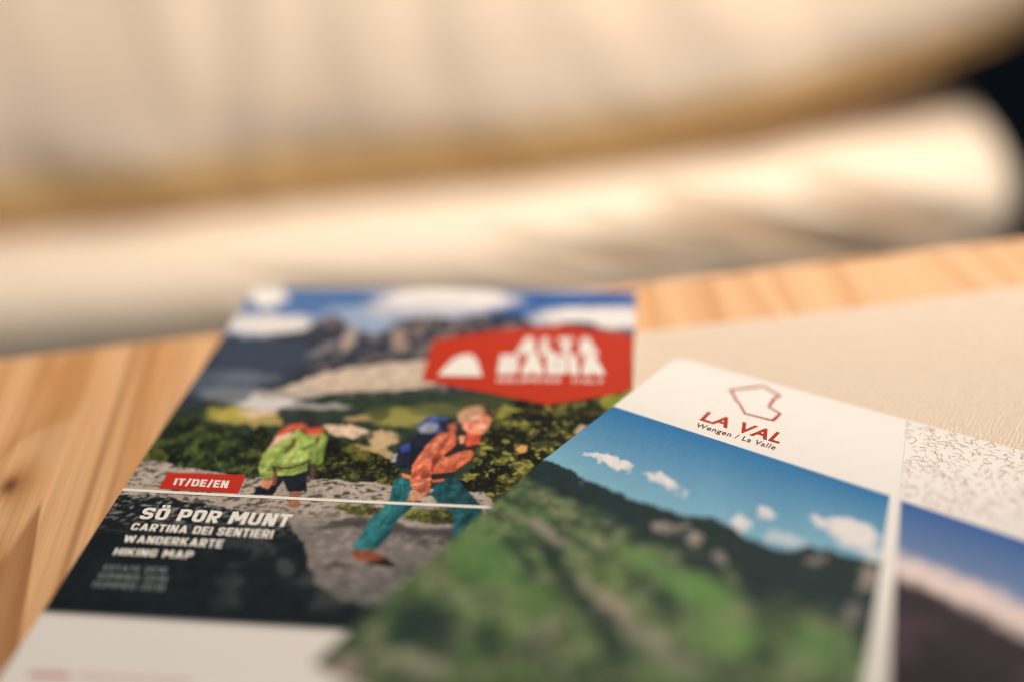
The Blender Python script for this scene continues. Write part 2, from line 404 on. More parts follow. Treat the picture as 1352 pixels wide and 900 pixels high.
def ribbon(name, pts, width, surf, mat, parent, closed=False, lift=0.00006):
    """printed line of given width (m) through pixels"""
    p = np.array(pts, float); W3 = surf(p[:, 0], p[:, 1], lift); n = len(W3); vs_, fs = [], []
    for i in range(n):
        a = W3[(i-1) % n] if (closed or i > 0) else W3[i]; c = W3[(i+1) % n] if (closed or i < n-1) else W3[i]
        d1 = W3[i]-a; d2 = c-W3[i]
        d1 = d1/(np.linalg.norm(d1) or 1); d2 = d2/(np.linalg.norm(d2) or 1)
        d = d1+d2; d /= np.linalg.norm(d); nrm = np.array([-d[1], d[0], 0]); ref = d1 if np.linalg.norm(d1) > .5 else d2
        k = 1/max(.45, abs(np.dot(nrm, [-ref[1], ref[0], 0])))
        vs_ += [W3[i]+nrm*width/2*k, W3[i]-nrm*width/2*k]
    m = n if closed else n-1
    for i in range(m):
        j = (i+1) % n; fs.append((2*i, 2*i+1, 2*j+1, 2*j))
    return mesh_obj(name, vs_, fs, mat, parent)

def Q(ox, oy, s, pts): return [(ox+x/s, oy+y/s) for x, y in pts]

# ------------------------------------------------------------------ hiking map (left)
BW, BH, BROT = 0.148, 0.210, -0.1595
BTOP = 0.0036
B0 = np.array([-0.09904, 0.33496])
bu = np.array([math.cos(BROT), math.sin(BROT)]); bv = np.array([math.sin(BROT), -math.cos(BROT)])
def b_top(u): return BTOP+0.0009*(u/BW)
def b_surf(px, py, lift=0.0):
    P = on_z(px, py, BTOP+0.0004)
    for _ in range(3):
        u = (P[:, :2]-B0)@bu; P = on_z(px, py, b_top(u)+lift)
    return P
nu, nv = 500, 700
uu, vv = np.meshgrid(np.linspace(0, BW, nu), np.linspace(0, BH, nv))
BP = np.zeros((nv, nu, 3)); BP[..., 0] = B0[0]+uu*bu[0]+vv*bv[0]; BP[..., 1] = B0[1]+uu*bu[1]+vv*bv[1]; BP[..., 2] = b_top(uu)
X, Y = to_px(BP.reshape(-1, 3)); U = uu.reshape(-1)*1000; V = vv.reshape(-1)*1000      # pixels, millimetres on the sheet
n_big = fbm(U/9, V/9, 4, 1); n_mid = fbm(U/3, V/3, 4, 2); n_fine = fbm(U/1.1, V/1.1, 3, 3); n_fold = fbm((U+.5*V)/1.3, (V-.6*U)/3.2, 3, 9)
jx = X+(fbm(U/4, V/4, 3, 41)-.5)*14; jy = Y+(fbm(U/4, V/4, 3, 42)-.5)*9                  # rough edges
Cc = np.zeros((len(X), 3))
def put(mask, col, a=1.0):
    global Cc
    m = np.clip(np.asarray(mask, float)*a, 0, 1)[:, None]
    Cc = Cc*(1-m)+m*(lin(col) if np.ndim(col) == 1 else col)
def blob(cx, cy, rx, ry, col, a=1.0, rough=1.0, ang=0.0):
    dx, dy = (X+(jx-X)*rough)-cx, (Y+(jy-Y)*rough)-cy
    c, s = math.cos(ang), math.sin(ang)
    r = np.sqrt(((dx*c+dy*s)/rx)**2+((-dx*s+dy*c)/ry)**2)
    put(1-sstep(.65, 1.15, r), col, a)
def poly(pts, col, rough=0.0, shade=None, a=1.0, grad=None):
    p = np.array(pts); x = X+(jx-X)*rough; y = Y+(jy-Y)*rough
    sel = (x > p[:, 0].min()) & (x < p[:, 0].max()) & (y > p[:, 1].min()) & (y < p[:, 1].max())
    k = np.where(sel)[0]
    if len(k) == 0: return
    k = k[inpoly(x[k], y[k], pts)]
    c = np.broadcast_to(lin(col), (len(k), 3))
    if shade is not None: c = c*(1+shade*2.2*(n_mid[k]-.5)+shade*2.6*(n_fold[k]-.5)+.5*(n_fine[k]-.5))[:, None]
    if grad is not None:
        gx_, gy_, ga = grad; q = ((X[k]-p[:, 0].mean())*gx_+(Y[k]-p[:, 1].mean())*gy_)/max(np.ptp(p[:, 0])*abs(gx_)+np.ptp(p[:, 1])*abs(gy_), 1)
        c = c*(1-2*ga*q)[:, None]
    Cc[k] = Cc[k]*(1-a)+a*np.clip(c, 0, .95)
def soften(c, nv_, nu_):
    g = c.reshape(nv_, nu_, 3)
    for ax in (0, 1):
        p = np.concatenate([np.take(g, [0], ax), g, np.take(g, [-1], ax)], ax); n = g.shape[ax]
        g = .22*np.take(p, range(0, n), ax)+.56*np.take(p, range(1, n+1), ax)+.22*np.take(p, range(2, n+2), ax)
    return g.reshape(-1, 3)
def strokes(pts, wpx, col, al=1.0):
    p = np.array(pts, float)
    for a, b in zip(p[:-1], p[1:]):
        d = b-a; t = np.clip(((X-a[0])*d[0]+(Y-a[1])*d[1])/(d@d), 0, 1)
        put(1-sstep(wpx*.4, wpx*.6, np.hypot(X-a[0]-t*d[0], Y-a[1]-t*d[1])), col, al)
# sky
put(np.ones(len(X)), (52, 96, 160)); put(sstep(640, 400, X), (84, 118, 168), .8)
blob(352, 388, 28, 20, (236, 232, 228)); blob(350, 428, 75, 15, (222, 218, 218)); blob(470, 425, 60, 22, (150, 168, 196), .9)
blob(590, 396, 100, 17, (232, 226, 226)); blob(560, 410, 90, 12, (196, 196, 206), .8); blob(790, 420, 95, 16, (228, 224, 224)); blob(700, 430, 40, 14, (176, 178, 190), .7)
# mountains
mt = np.interp(jx, [280, 305, 350, 400, 422, 440, 470, 500, 520, 545, 575, 610, 640, 690, 710, 760, 800, 845], [446, 444, 442, 436, 424, 416, 434, 440, 428, 418, 416, 422, 413, 416, 432, 424, 430, 438])
mcol = lin((50, 58, 74))[None]*(0.55+0.9*n_mid)[:, None]
put(sstep(-1, 2, jy-mt), mcol)
rock = sstep(.52, .62, n_mid)*sstep(-2, 6, jy-mt)*sstep(400, 440, X)
put(rock, (140, 122, 116), .75)
blob(462, 448, 10, 22, (176, 160, 152), .85, ang=.5); blob(527, 447, 13, 16, (158, 138, 128), .9); blob(425, 462, 26, 5, (150, 146, 150), .6, ang=-.4)
blob(345, 470, 70, 26, (62, 74, 94), .7); blob(290, 505, 60, 22, (88, 100, 118), .7); blob(330, 498, 45, 8, (110, 120, 134), .6)
poly([(365, 512), (430, 492), (500, 480), (570, 474), (600, 500), (560, 512), (470, 516), (400, 524)], (198, 180, 164), 1.0, .2)
# valley
lo = sstep(508, 516, jy+.03*(X-450))*sstep(560, 430, X*0+500)
put(sstep(0, 8, jy-np.interp(jx, [200, 300, 400, 470, 560, 700, 850], [545, 522, 520, 516, 512, 512, 512])), lin((40, 56, 46))[None]*(.45+1.2*n_mid)[:, None])
blob(352, 531, 46, 12, (206, 202, 202)); blob(300, 520, 40, 12, (120, 126, 134), .8); blob(425, 536, 40, 5, (170, 168, 168), .8); blob(372, 520, 50, 6, (176, 170, 166), .7)
blob(310, 547, 38, 13, (176, 164, 84)); blob(352, 556, 30, 10, (178, 160, 96), .9, 2); blob(340, 545, 30, 5, (226, 200, 172), .8)
poly([(425, 562), (465, 560), (486, 567), (470, 580), (438, 576)], (216, 190, 166), 1.3, .3)
blob(470, 553, 20, 4, (180, 150, 110), .9); blob(530, 550, 50, 14, (150, 146, 78), .9); blob(500, 545, 14, 12, (60, 70, 44), .8)
blob(505, 580, 24, 14, (206, 178, 140), .9, 2.2); blob(500, 596, 16, 8, (196, 168, 120), .8, 2); blob(470, 592, 30, 6, (196, 168, 110), .7); blob(590, 540, 60, 10, (96, 102, 60), .8); blob(640, 530, 50, 8, (60, 70, 44), .9)
# shrubs
def leaves(mask, cols, per_mm2, r0, r1, seed):
    """small printed leaf dabs inside a mask"""
    rg = np.random.default_rng(seed); idx = np.where(mask > .5)[0]
    if len(idx) == 0: return
    G3 = Cc.reshape(nv, nu, 3); du_ = BW*1000/(nu-1); dv_ = BH*1000/(nv-1)
    pick = rg.choice(idx, int(len(idx)*du_*dv_*per_mm2)); lightn = fbm(U/4.5, V/3.6, 3, seed+3)
    cl = lin(np.array(cols)); nc = len(cols)
    for k in pick:
        i, j = divmod(int(k), nu); r = rg.uniform(r0, r1); an = rg.uniform(0, math.pi); m_ = int(r/du_)+1
        i0, i1, j0, j1 = max(0, i-m_), min(nv, i+m_+1), max(0, j-m_), min(nu, j+m_+1)
        yy, xx_ = np.mgrid[i0:i1, j0:j1]; dx = (xx_-j)*du_; dy = (yy-i)*dv_
        q = ((dx*math.cos(an)+dy*math.sin(an))/r)**2+((-dx*math.sin(an)+dy*math.cos(an))/(r*.5))**2 < 1
        t = np.clip((lightn[k]-.34)/.40+rg.normal(0, .20), 0, .999)
        G3[i0:i1, j0:j1][q] = cl[int(t*nc)]*rg.uniform(.75, 1.2)
def shrub(mask, dark, hi, f=1.0, seed=60):
    t = sstep(.48, .66, fbm(U/(1.6*f), V/(1.6*f), 4, seed)); put(mask, dark); clump = .2+.8*sstep(.40, .62, fbm(U/5.5+.4*V/5.5, V/4.2, 3, seed+31)); put(mask*t*clump, hi, .85); put(mask*sstep(.6, .74, fbm(U/(2.6*f), V/(2.6*f), 3, seed+9)), dark, .8)
    put(mask*clump*sstep(.56, .66, fbm(U/.7, V/.7, 2, seed+5)), np.asarray(lin(hi)*2.0)[None].repeat(len(X), 0), .6)
    d_, h_ = np.array(dark), np.array(hi); leaves(np.asarray(mask), [d_*.6, d_*.75, d_, d_*1.2, d_*.65+h_*.35, d_*.4+h_*.6, h_*.85, h_*1.05], 1.5/f, .45*f, 1.05*f, seed)
sm = lambda pts, r=1.0: inpoly(X+(jx-X)*r, Y+(jy-Y)*r, pts).astype(float)
shrub(sm([(170, 610), (240, 545), (280, 560), (330, 575), (352, 560), (360, 640), (300, 640), (150, 650)]), (26, 38, 30), (78, 88, 48), 1.2, 61)
shrub(sm([(160, 640), (200, 590), (224, 600), (216, 640)]), (50, 60, 34), (120, 118, 62), 1, 62)
shrub(sm([(405, 575), (440, 580), (490, 596), (520, 606), (545, 640), (528, 644), (470, 632), (410, 628)]), (24, 32, 24), (104, 104, 52), 1, 63)
shrub(sm([(640, 545), (680, 528), (760, 532), (850, 505), (850, 700), (640, 690), (612, 640), (630, 600)], 1.4), (20, 28, 18), (142, 138, 66), 1.5, 64)
blob(690, 590, 7, 6, (220, 170, 100), .9); blob(765, 566, 8, 5, (200, 180, 160), .8); blob(812, 528, 22, 8, (140, 150, 50), .7, ang=-.4); blob(772, 545, 40, 12, (20, 26, 18), .7)
# trail and rock
tr = inpoly(X, jy, [(120, 600), (230, 612), (330, 632), (410, 630), (540, 642), (640, 650), (700, 720), (640, 900), (20, 900)]).astype(float)
streak = fbm((U+V*.6)/1.5, V/.75, 4, 71)
rk = lin((178, 166, 156))[None]*(.72+.55*n_mid)[:, None]
put(tr, rk)
upper = tr*(1-sstep(668, 690, Y-.04*(X-300)))
put(upper*sstep(.53, .60, streak), (44, 44, 46), .9)
low = tr*sstep(655, 700, Y-.04*(X-300)); put(low, lin((122, 116, 114))[None]*(.75+.5*n_fine)[:, None])
put(tr*sstep(735, 830, Y+.2*(X-450)), lin((74, 78, 84))[None]*(.6+.8*n_mid)[:, None], .85)
put(low*sstep(.54, .62, fbm((U+V*.8)/3.4, V/1.3, 4, 77))*sstep(.42, .56, n_big), (52, 52, 56), .75); put(low*sstep(.58, .66, fbm((U+V*.3)/2.4, V/.9, 4, 78)), (176, 168, 162), .5)
blob(560, 700, 120, 7, (66, 64, 66), .85, ang=.1); blob(455, 690, 40, 8, (62, 60, 62), .8, ang=-.15); blob(560, 690, 40, 6, (176, 166, 160), .6, ang=.1); blob(580, 735, 60, 12, (120, 116, 116), .7)
for (cx, cy, rx, ry, s) in ((478, 672, 42, 7, 65), (585, 680, 60, 11, 66)):
    dx, dy = jx-cx, jy-cy-.06*(X-cx); shrub((1-sstep(.7, 1.1, np.sqrt((dx/rx)**2+(dy/ry)**2))), (60, 62, 40), (132, 134, 66), .8, s)
# dark boulder under the title
bo = inpoly(jx, jy, [(120, 655), (200, 652), (262, 664), (330, 676), (386, 690), (402, 720), (412, 765), (450, 790), (540, 815), (560, 860), (20, 860)]).astype(float)
dk = lin((24, 33, 39))[None]*(.55+.9*n_mid)[:, None]
put(bo, dk); put(bo*sstep(.55, .66, streak)*sstep(712, 660, Y-.05*(X-200)), (150, 150, 148), .8)
put(bo*sstep(.56, .7, n_big)*sstep(250, 330, X), (66, 74, 76), .6); blob(378, 748, 14, 13, (70, 78, 78), .7)
put(sstep(770, 830, Y-.05*(X-50))*sstep(620, 420, X), lin((19, 28, 35))[None]*(.7+.6*n_mid)[:, None], .9)
# hiker in the green jacket
G = lambda pts: Q(320, 540, 6.43, pts)
poly(G([(350, 130), (380, 60), (520, 30), (660, 60), (800, 120), (640, 150), (500, 130)]), (48, 52, 54), .6, .4)
poly(G([(270, 245), (300, 200), (400, 130), (500, 118), (560, 150), (480, 180), (420, 175), (330, 250)]), (206, 98, 74), .1, .25)
poly(G([(220, 330), (290, 235), (430, 190), (430, 225), (250, 360)]), (226, 192, 164), .1, .2)
poly(G([(690, 195), (722, 235), (682, 440), (650, 468), (582, 460), (600, 360), (640, 220)]), (118, 152, 56), .1, .45)
poly(G([(135, 480), (170, 380), (220, 335), (330, 265), (430, 215), (470, 170), (545, 215), (640, 215), (690, 225), (660, 330), (585, 420), (552, 460), (552, 520), (430, 558), (300, 562), (290, 505), (255, 490), (275, 560), (240, 602), (160, 578)]), (150, 172, 72), .12, .45, grad=(.6, .8, .4))
poly(G([(300, 440), (420, 370), (560, 330), (560, 420), (420, 470), (300, 470)]), (166, 190, 88), .1, .4)
poly(G([(260, 400), (300, 430), (400, 330), (370, 320)]), (112, 160, 54), .1, .2); poly(G([(500, 330), (630, 280), (620, 300), (520, 350)]), (84, 118, 48))
poly(G([(528, 175), (600, 150), (690, 160), (682, 212), (560, 216)]), (206, 84, 58), .1, .3)
poly(G([(552, 120), (600, 105), (635, 140), (600, 160), (560, 150)]), (34, 40, 46))
poly(G([(430, 240), (466, 250), (440, 310), (360, 380), (350, 360), (400, 310)]), (104, 58, 44)); poly(G([(620, 240), (660, 225), (650, 280), (625, 290)]), (96, 56, 44))
strokes(G([(252, 480), (320, 500), (420, 496), (500, 465), (575, 430)]), 2.2, (40, 56, 36))
poly(G([(300, 566), (430, 560), (550, 520), (548, 690), (385, 700), (345, 600), (262, 727), (96, 722), (118, 655), (170, 640), (250, 650), (290, 560)]), (26, 34, 46), .05, .4)
poly(G([(345, 605), (382, 705), (378, 728), (262, 727), (300, 660)]), (164, 152, 144), .1, .3)
poly(G([(268, 520), (300, 530), (282, 640), (246, 645)]), (128, 76, 60)); poly(G([(168, 600), (250, 592), (248, 640), (215, 676), (160, 655)]), (204, 130, 102), 0, .2)
poly(G([(398, 697), (503, 695), (484, 800), (474, 836), (378, 822)]), (150, 102, 82), .05, .3); poly(G([(575, 480), (610, 470), (612, 590), (580, 600)]), (92, 66, 56))
poly(G([(120, 520), (135, 545), (96, 600), (76, 590)]), (50, 52, 54))
# hiker in the orange jacket
O = lambda pts: Q(450, 520, 3.748, pts)
poly(O([(246, 335), (290, 262), (380, 200), (430, 188), (505, 178), (480, 240), (410, 290), (352, 375), (300, 366)]), (24, 32, 54), .15, .5)
poly(O([(375, 150), (430, 110), (512, 112), (556, 140), (510, 190), (395, 198)]), (70, 90, 150), .15, .5)
poly(O([(378, 170), (420, 140), (480, 150), (470, 185), (400, 195)]), (150, 152, 176), .15, .3); poly(O([(292, 262), (340, 238), (345, 280), (305, 290)]), (52, 78, 170), .1, .3)
poly(O([(250, 300), (280, 290), (270, 335), (246, 335)]), (150, 150, 156), .1, .3); poly(O([(480, 130), (550, 125), (560, 165), (500, 190)]), (32, 36, 60))
poly(O([(445, 492), (480, 440), (560, 398), (620, 468), (690, 545), (706, 590), (630, 645), (596, 690), (580, 714), (548, 704), (560, 640), (552, 580), (480, 535)]), (14, 88, 100), .06, .5, grad=(.6, -.6, .35))
poly(O([(262, 432), (300, 396), (345, 418), (352, 480), (356, 556), (262, 640), (184, 730), (162, 772), (56, 762), (100, 690), (150, 610), (200, 570), (236, 530)]), (18, 112, 124), .06, .5, grad=(1, .2, .4))
poly(O([(170, 600), (240, 540), (250, 560), (150, 690), (120, 720)]), (34, 138, 148), .1, .2); poly(O([(180, 730), (262, 640), (250, 690), (170, 770)]), (10, 72, 84))
poly(O([(56, 768), (160, 774), (225, 806), (282, 850), (150, 836), (60, 812)]), (136, 76, 54), .1, .4); poly(O([(120, 838), (225, 806), (290, 850), (240, 858)]), (40, 34, 36))
poly(O([(348, 402), (355, 350), (420, 258), (480, 198), (560, 182), (585, 235), (640, 272), (662, 290), (640, 325), (560, 382), (462, 400), (444, 430), (440, 482), (400, 500), (342, 450)]), (226, 106, 66), .08, .35, grad=(.5, .8, .35))
poly(O([(420, 275), (480, 210), (540, 200), (500, 250), (430, 330), (380, 370)]), (230, 126, 86), .1, .3); poly(O([(480, 350), (520, 310), (600, 290), (560, 340)]), (236, 124, 82), .1, .15)
poly(O([(450, 330), (500, 285), (470, 350), (452, 390)]), (176, 70, 44), .1, .2); poly(O([(400, 400), (440, 380), (440, 410), (395, 425)]), (190, 78, 50))
poly(O([(575, 180), (640, 176), (610, 250), (690, 250), (660, 270), (585, 285), (520, 312), (508, 300), (570, 250)]), (42, 36, 40), .1, .3)
poly(O([(618, 198), (690, 186), (700, 240), (620, 258)]), (204, 84, 62), .1, .3); poly(O([(585, 205), (612, 205), (610, 240), (590, 245)]), (228, 170, 130))
poly(O([(600, 122), (690, 92), (742, 112), (738, 150), (706, 196), (640, 196), (606, 170)]), (232, 150, 120), .08, .25)
poly(O([(578, 96), (630, 64), (700, 55), (755, 80), (758, 118), (730, 92), (660, 100), (610, 140), (584, 140)]), (196, 152, 124), .1, .3)
poly(O([(690, 60), (740, 66), (760, 100), (752, 132), (736, 100)]), (70, 50, 42)); poly(O([(690, 205), (722, 178), (716, 226), (688, 246)]), (52, 40, 40)); blob(636, 563, 6, 3.4, (250, 206, 186), .8, 0)
blob(627, 551, 8, 3, (226, 190, 166), .8, 0)
poly(O([(530, 150), (566, 140), (570, 180), (540, 184)]), (190, 96, 76)); poly(O([(445, 396), (560, 384), (560, 408), (450, 425)]), (38, 36, 40)); poly(O([(300, 388), (350, 402), (345, 420), (304, 406)]), (232, 130, 92))
poly(O([(448, 424), (515, 415), (510, 430), (452, 436)]), (206, 92, 62)); strokes(O([(350, 448), (400, 440), (440, 416)]), 1.4, (236, 190, 168)); poly(O([(346, 478), (420, 490), (392, 526), (326, 526)]), (206, 146, 116), .05, .2)
cloth = np.zeros(len(X), bool)
for ps in (O([(348, 402), (355, 350), (420, 258), (480, 198), (560, 182), (585, 235), (662, 290), (560, 382), (462, 400), (440, 482), (400, 500), (342, 450)]), O([(262, 432), (300, 396), (352, 480), (356, 556), (162, 772), (56, 762), (150, 610), (236, 530)]), O([(445, 492), (560, 398), (690, 545), (580, 714), (548, 704), (552, 580)]),
           G([(135, 480), (220, 335), (470, 170), (690, 225), (722, 235), (650, 468), (552, 520), (300, 562), (240, 602), (160, 578)]), O([(246, 335), (380, 150), (556, 140), (480, 240), (352, 375)])):
    cloth |= inpoly(X, Y, ps)
f2 = fbm((U+.4*V)/.9, (V-.5*U)/2.4, 3, 300); f3 = fbm(U/2.6, V/2.6, 2, 301)
cl_ = cloth.astype(float)[:, None]; lum = (Cc@np.array([.3, .6, .1]))[:, None]
Cc = Cc*(1-cl_)+cl_*((Cc*.86+lum*.14)*(1-.20*sstep(.50, .66, f2)-.30*sstep(.50, .68, f3)+.18*sstep(.44, .34, f2))[:, None])
# creases, seams and straps in the hikers' clothes; faces
for ps, wd, c_, al in (([(470, 215), (420, 290), (375, 350), (360, 400)], 1.6, (150, 58, 36), .7), ([(540, 200), (500, 260), (455, 320), (450, 380)], 2.2, (140, 52, 34), .75), ([(400, 330), (430, 350), (445, 345)], 1.4, (248, 160, 118), .7),
                       ([(380, 370), (410, 385), (440, 376)], 1.2, (150, 60, 40), .7), ([(365, 420), (400, 432), (436, 425)], 1.2, (160, 66, 44), .7), ([(490, 370), (560, 350), (620, 310)], 1.4, (150, 58, 38), .7), ([(500, 340), (570, 315), (640, 290)], 1.3, (246, 150, 108), .6),
                       ([(270, 440), (310, 452), (345, 448)], 1.1, (8, 62, 72), .8), ([(300, 420), (310, 470), (290, 540)], 1.2, (60, 156, 164), .6), ([(250, 560), (210, 610), (150, 690), (110, 740)], 1.6, (56, 150, 158), .6), ([(330, 560), (270, 610), (210, 680), (170, 750)], 2.2, (6, 56, 66), .7),
                       ([(200, 620), (240, 640)], 1.2, (6, 60, 70), .7), ([(150, 680), (190, 700)], 1.2, (6, 60, 70), .7), ([(480, 500), (560, 470), (610, 500)], 1.6, (6, 56, 64), .7), ([(560, 560), (620, 580), (690, 560)], 1.5, (6, 54, 62), .7), ([(570, 640), (600, 600), (650, 570)], 1.2, (50, 140, 148), .5)):
    strokes(O(ps), wd, c_, al)
for ps, wd, c_, al in (([(170, 400), (220, 420), (260, 480)], 1.0, (86, 118, 36), .7), ([(230, 360), (300, 330), (380, 260)], 1.0, (196, 216, 130), .6), ([(300, 520), (420, 530), (540, 490)], 1.1, (96, 130, 44), .7), ([(160, 540), (200, 560), (260, 545)], .9, (84, 116, 38), .7), ([(480, 200), (500, 300), (430, 380)], 1.0, (92, 126, 42), .6),
                       ([(610, 260), (640, 340), (620, 440)], 1.0, (78, 108, 36), .7), ([(380, 400), (470, 380), (560, 350)], .9, (190, 212, 120), .5), ([(680, 260), (660, 380)], .9, (170, 196, 104), .6)):
    strokes(G(ps), wd, c_, al)
blob(629, 556, 4.6, 2.2, (120, 62, 48), .7, 0); blob(641, 556, 3.0, 1.8, (128, 66, 52), .7, 0); blob(638, 567, 4.2, 1.6, (150, 60, 50), .7, 0); blob(621, 562, 3.4, 6, (150, 84, 62), .6, 0); blob(642, 545, 5, 3, (90, 60, 48), .6, .4)
# white foot of the cover
foot = sstep(-1.2, 1.2, V-161.6); put(foot, (224, 219, 216))
Cc *= (1+(1-foot)*.34*(fbm(U/.55, V/.55, 2, 90)-.5)+.04*(fbm(U/.5, V/.5, 2, 91)-.5))[:, None]
hm = thing('hiking_map', 'closed hiking map with two hikers and a red banner on its cover', 'map', (*B0, 0.0))
grid_obj('cover', BP, INK, hm, soften(Cc, nv, nu))
for k in range(4):                                    # the folded sheets under the cover
    ins = 0.0004*(k % 2)+0.0003; z0 = 0.0003; dz = 0.0008
    cu_ = [(ins, ins), (BW-ins, ins), (BW-ins, BH-ins), (ins, BH-ins)]
    top, bot = [], []
    for (u_, v_) in cu_:
        base = b_top(u_)-0.00015-0.00083*k; p_ = B0+u_*bu+v_*bv
        top.append((*p_, base)); bot.append((*p_, base-0.0006))
    mesh_obj('folded_sheet', top+bot, [(3, 2, 1, 0), (4, 5, 6, 7)]+[(i, (i+1) % 4, 4+(i+1) % 4, 4+i) for i in range(4)], PAPER, hm)
ban = decal('banner', [(556.6, 501.6), (572, 448.4), (655, 436.5), (741, 429.5), (836.6, 442.5), (833.6, 514), (800, 522), (724, 534), (640, 517)], b_surf, BANNER_INK, hm)
decal('mountain_emblem', [(578, 495), (586, 485), (600, 472), (614, 467), (623, 467.5), (630, 475), (637, 496)], b_surf, WHITE_INK, ban, .00008)
caps('banner_lettering', 'ALTA', [(687, 446), (785, 447), (792, 468.5), (679, 468)], b_surf, WHITE_INK, ban, 0.27, lift=9e-05)
caps('banner_lettering', 'BADIA', [(661, 468), (794, 468.5), (800.5, 494.5), (656, 493.5)], b_surf, WHITE_INK, ban, 0.29, .05, lift=9e-05)
caps('banner_lettering', 'DOLOMITES', [(656.5, 498.5), (740, 499), (740, 504.6), (655.5, 504)], b_surf, WHITE_INK, ban, 0.17, lift=9e-05)
caps('banner_lettering', 'ITALY', [(756, 499.5), (797, 500), (797.5, 505.8), (756, 505)], b_surf, WHITE_INK, ban, 0.17, lift=9e-05)
flag = decal('language_flag', [(222, 622.8), (325, 626.4), (314.4, 650.6), (209.4, 644.2)], b_surf, RED_INK, hm)
caps('flag_lettering', 'IT/DE/EN', [(232.2, 631), (303, 634.2), (300, 644), (228.6, 639.8)], b_surf, WHITE_INK, flag, 0.21, lift=9e-05)
ribbon('white_rule', [(161.9, 645.6), (300, 653.0), (480, 661.6), (660, 669.6), (760, 673.5)], .00108, b_surf, WHITE_INK, hm, lift=.00012)
caps('title_lettering', 'SÖ POR MUNT', [(191, 669.2), (387.5, 678.6), (379.5, 695), (183.2, 684.4)], b_surf, WHITE_INK, hm, 0.215, lift=6e-05)
caps('subtitle_lettering', 'CARTINA DEI SENTIERI', [(176.4, 689.8), (362.6, 699.2), (358.5, 710.4), (171.5, 698.8)], b_surf, WHITE_INK, hm, 0.2, lift=6e-05)
caps('subtitle_lettering', 'WANDERKARTE', [(165.8, 705.8), (296.4, 712), (292, 723), (162, 714.8)], b_surf, WHITE_INK, hm, 0.2, lift=6e-05)
caps('subtitle_lettering', 'HIKING MAP', [(153.2, 722.8), (256.8, 727), (253, 737), (148.8, 731.8)], b_surf, WHITE_INK, hm, 0.2, lift=6e-05)
caps('season_lettering', 'ESTATE 2016', [(139, 744.8), (222, 748.6), (219.6, 756), (135.6, 752)], b_surf, PALE_INK, hm, 0.16, lift=6e-05)
caps('season_lettering', 'SOMMER 2016', [(131.6, 755.6), (222.6, 760.2), (220, 768), (128.2, 763)], b_surf, PALE_INK, hm, 0.16, lift=6e-05)
caps('season_lettering', 'SUMMER 2016', [(124.6, 766.6), (219.4, 771.6), (216.4, 779.4), (121, 774)], b_surf, PALE_INK, hm, 0.16, lift=6e-05)
# the cut-off, illegible rose print on the white foot: letter-sized strokes
for (xa, xb, wd, st) in ((38, 92, 4.4, 6.0), (104, 248, 2.0, 6.5)):
    x = xa; vs_, fs = [], []
    while x < xb:
        y = 886+.045*(x-38); i0 = len(vs_)
        q = b_surf(np.array([x+2.4, x+2.4+wd, x+wd, x]), np.array([y, y+.1, y+7, y+6.9])+random.uniform(-.6, .6), .00006)
        vs_ += list(q); fs.append((i0+3, i0+2, i0+1, i0)); x += st
    mesh_obj('rose_lettering', vs_, fs, ROSE_INK, hm)
adopt(hm)
for c in hm.children:
    for g in c.children: g.matrix_parent_inverse = Matrix.Identity(4)

# ------------------------------------------------------------------ folded leaflet (right)
def l_z(px, py):
    """height of the leaflet: its far edge rests on the linen, its near end springs up"""
    s = np.maximum(py-(470+.278*(px-893)), 0)
    z0 = np.interp(px, [840, 900, 1200], [.0050, .0046, .0019])
    k = 5.0e-5*np.interp(px, [400, 900, 1180, 1400], [.62, 1.0, 1.06, .98])
    return z0+k*s+.0022*np.exp(-((s-75)/55)**2)*sstep(0, 40, s)
def l_surf(px, py, lift=0.0): return on_z(px, py, l_z(np.asarray(px, float), np.asarray(py, float))+lift)
def bez(t, pts):
    return np.interp(t, np.linspace(0, 1, len(pts)), [p[0] for p in pts]), np.interp(t, np.linspace(0, 1, len(pts)), [p[1] for p in pts])
def spaced(pts, n):
    p = np.array(pts, float); d = np.r_[0, np.cumsum(np.hypot(*np.diff(p, axis=0).T))]; t = np.linspace(0, d[-1], n)
    return np.stack([np.interp(t, d, p[:, 0]), np.interp(t, d, p[:, 1])], -1)
nv = 620; nu1 = 330; nu2 = 270
left = spaced([(893, 470), (809.5, 535.8), (718, 605.8), (648.5, 667), (549, 753), (412, 876)], nv)
fold = spaced([(1197.5, 553.5), (1188, 650), (1161, 900), (1134, 1200)], nv)
right = spaced([(1640, 672), (1625, 780), (1560, 1000), (1480, 1330)], nv)
def panel(a, b, nu, round_a=False):
    t = np.linspace(0, 1, nu)[None, :, None]
    P = a[:, None]*(1-t)+b[:, None]*t
    px, py = P[..., 0], P[..., 1]
    if round_a:                                       # small rounded far corner
        rr = 14.0
        ss = (px-893)*.278+470
    W3 = on_z(px.reshape(-1), py.reshape(-1), l_z(px, py).reshape(-1)).reshape(nv, nu, 3)
    return W3
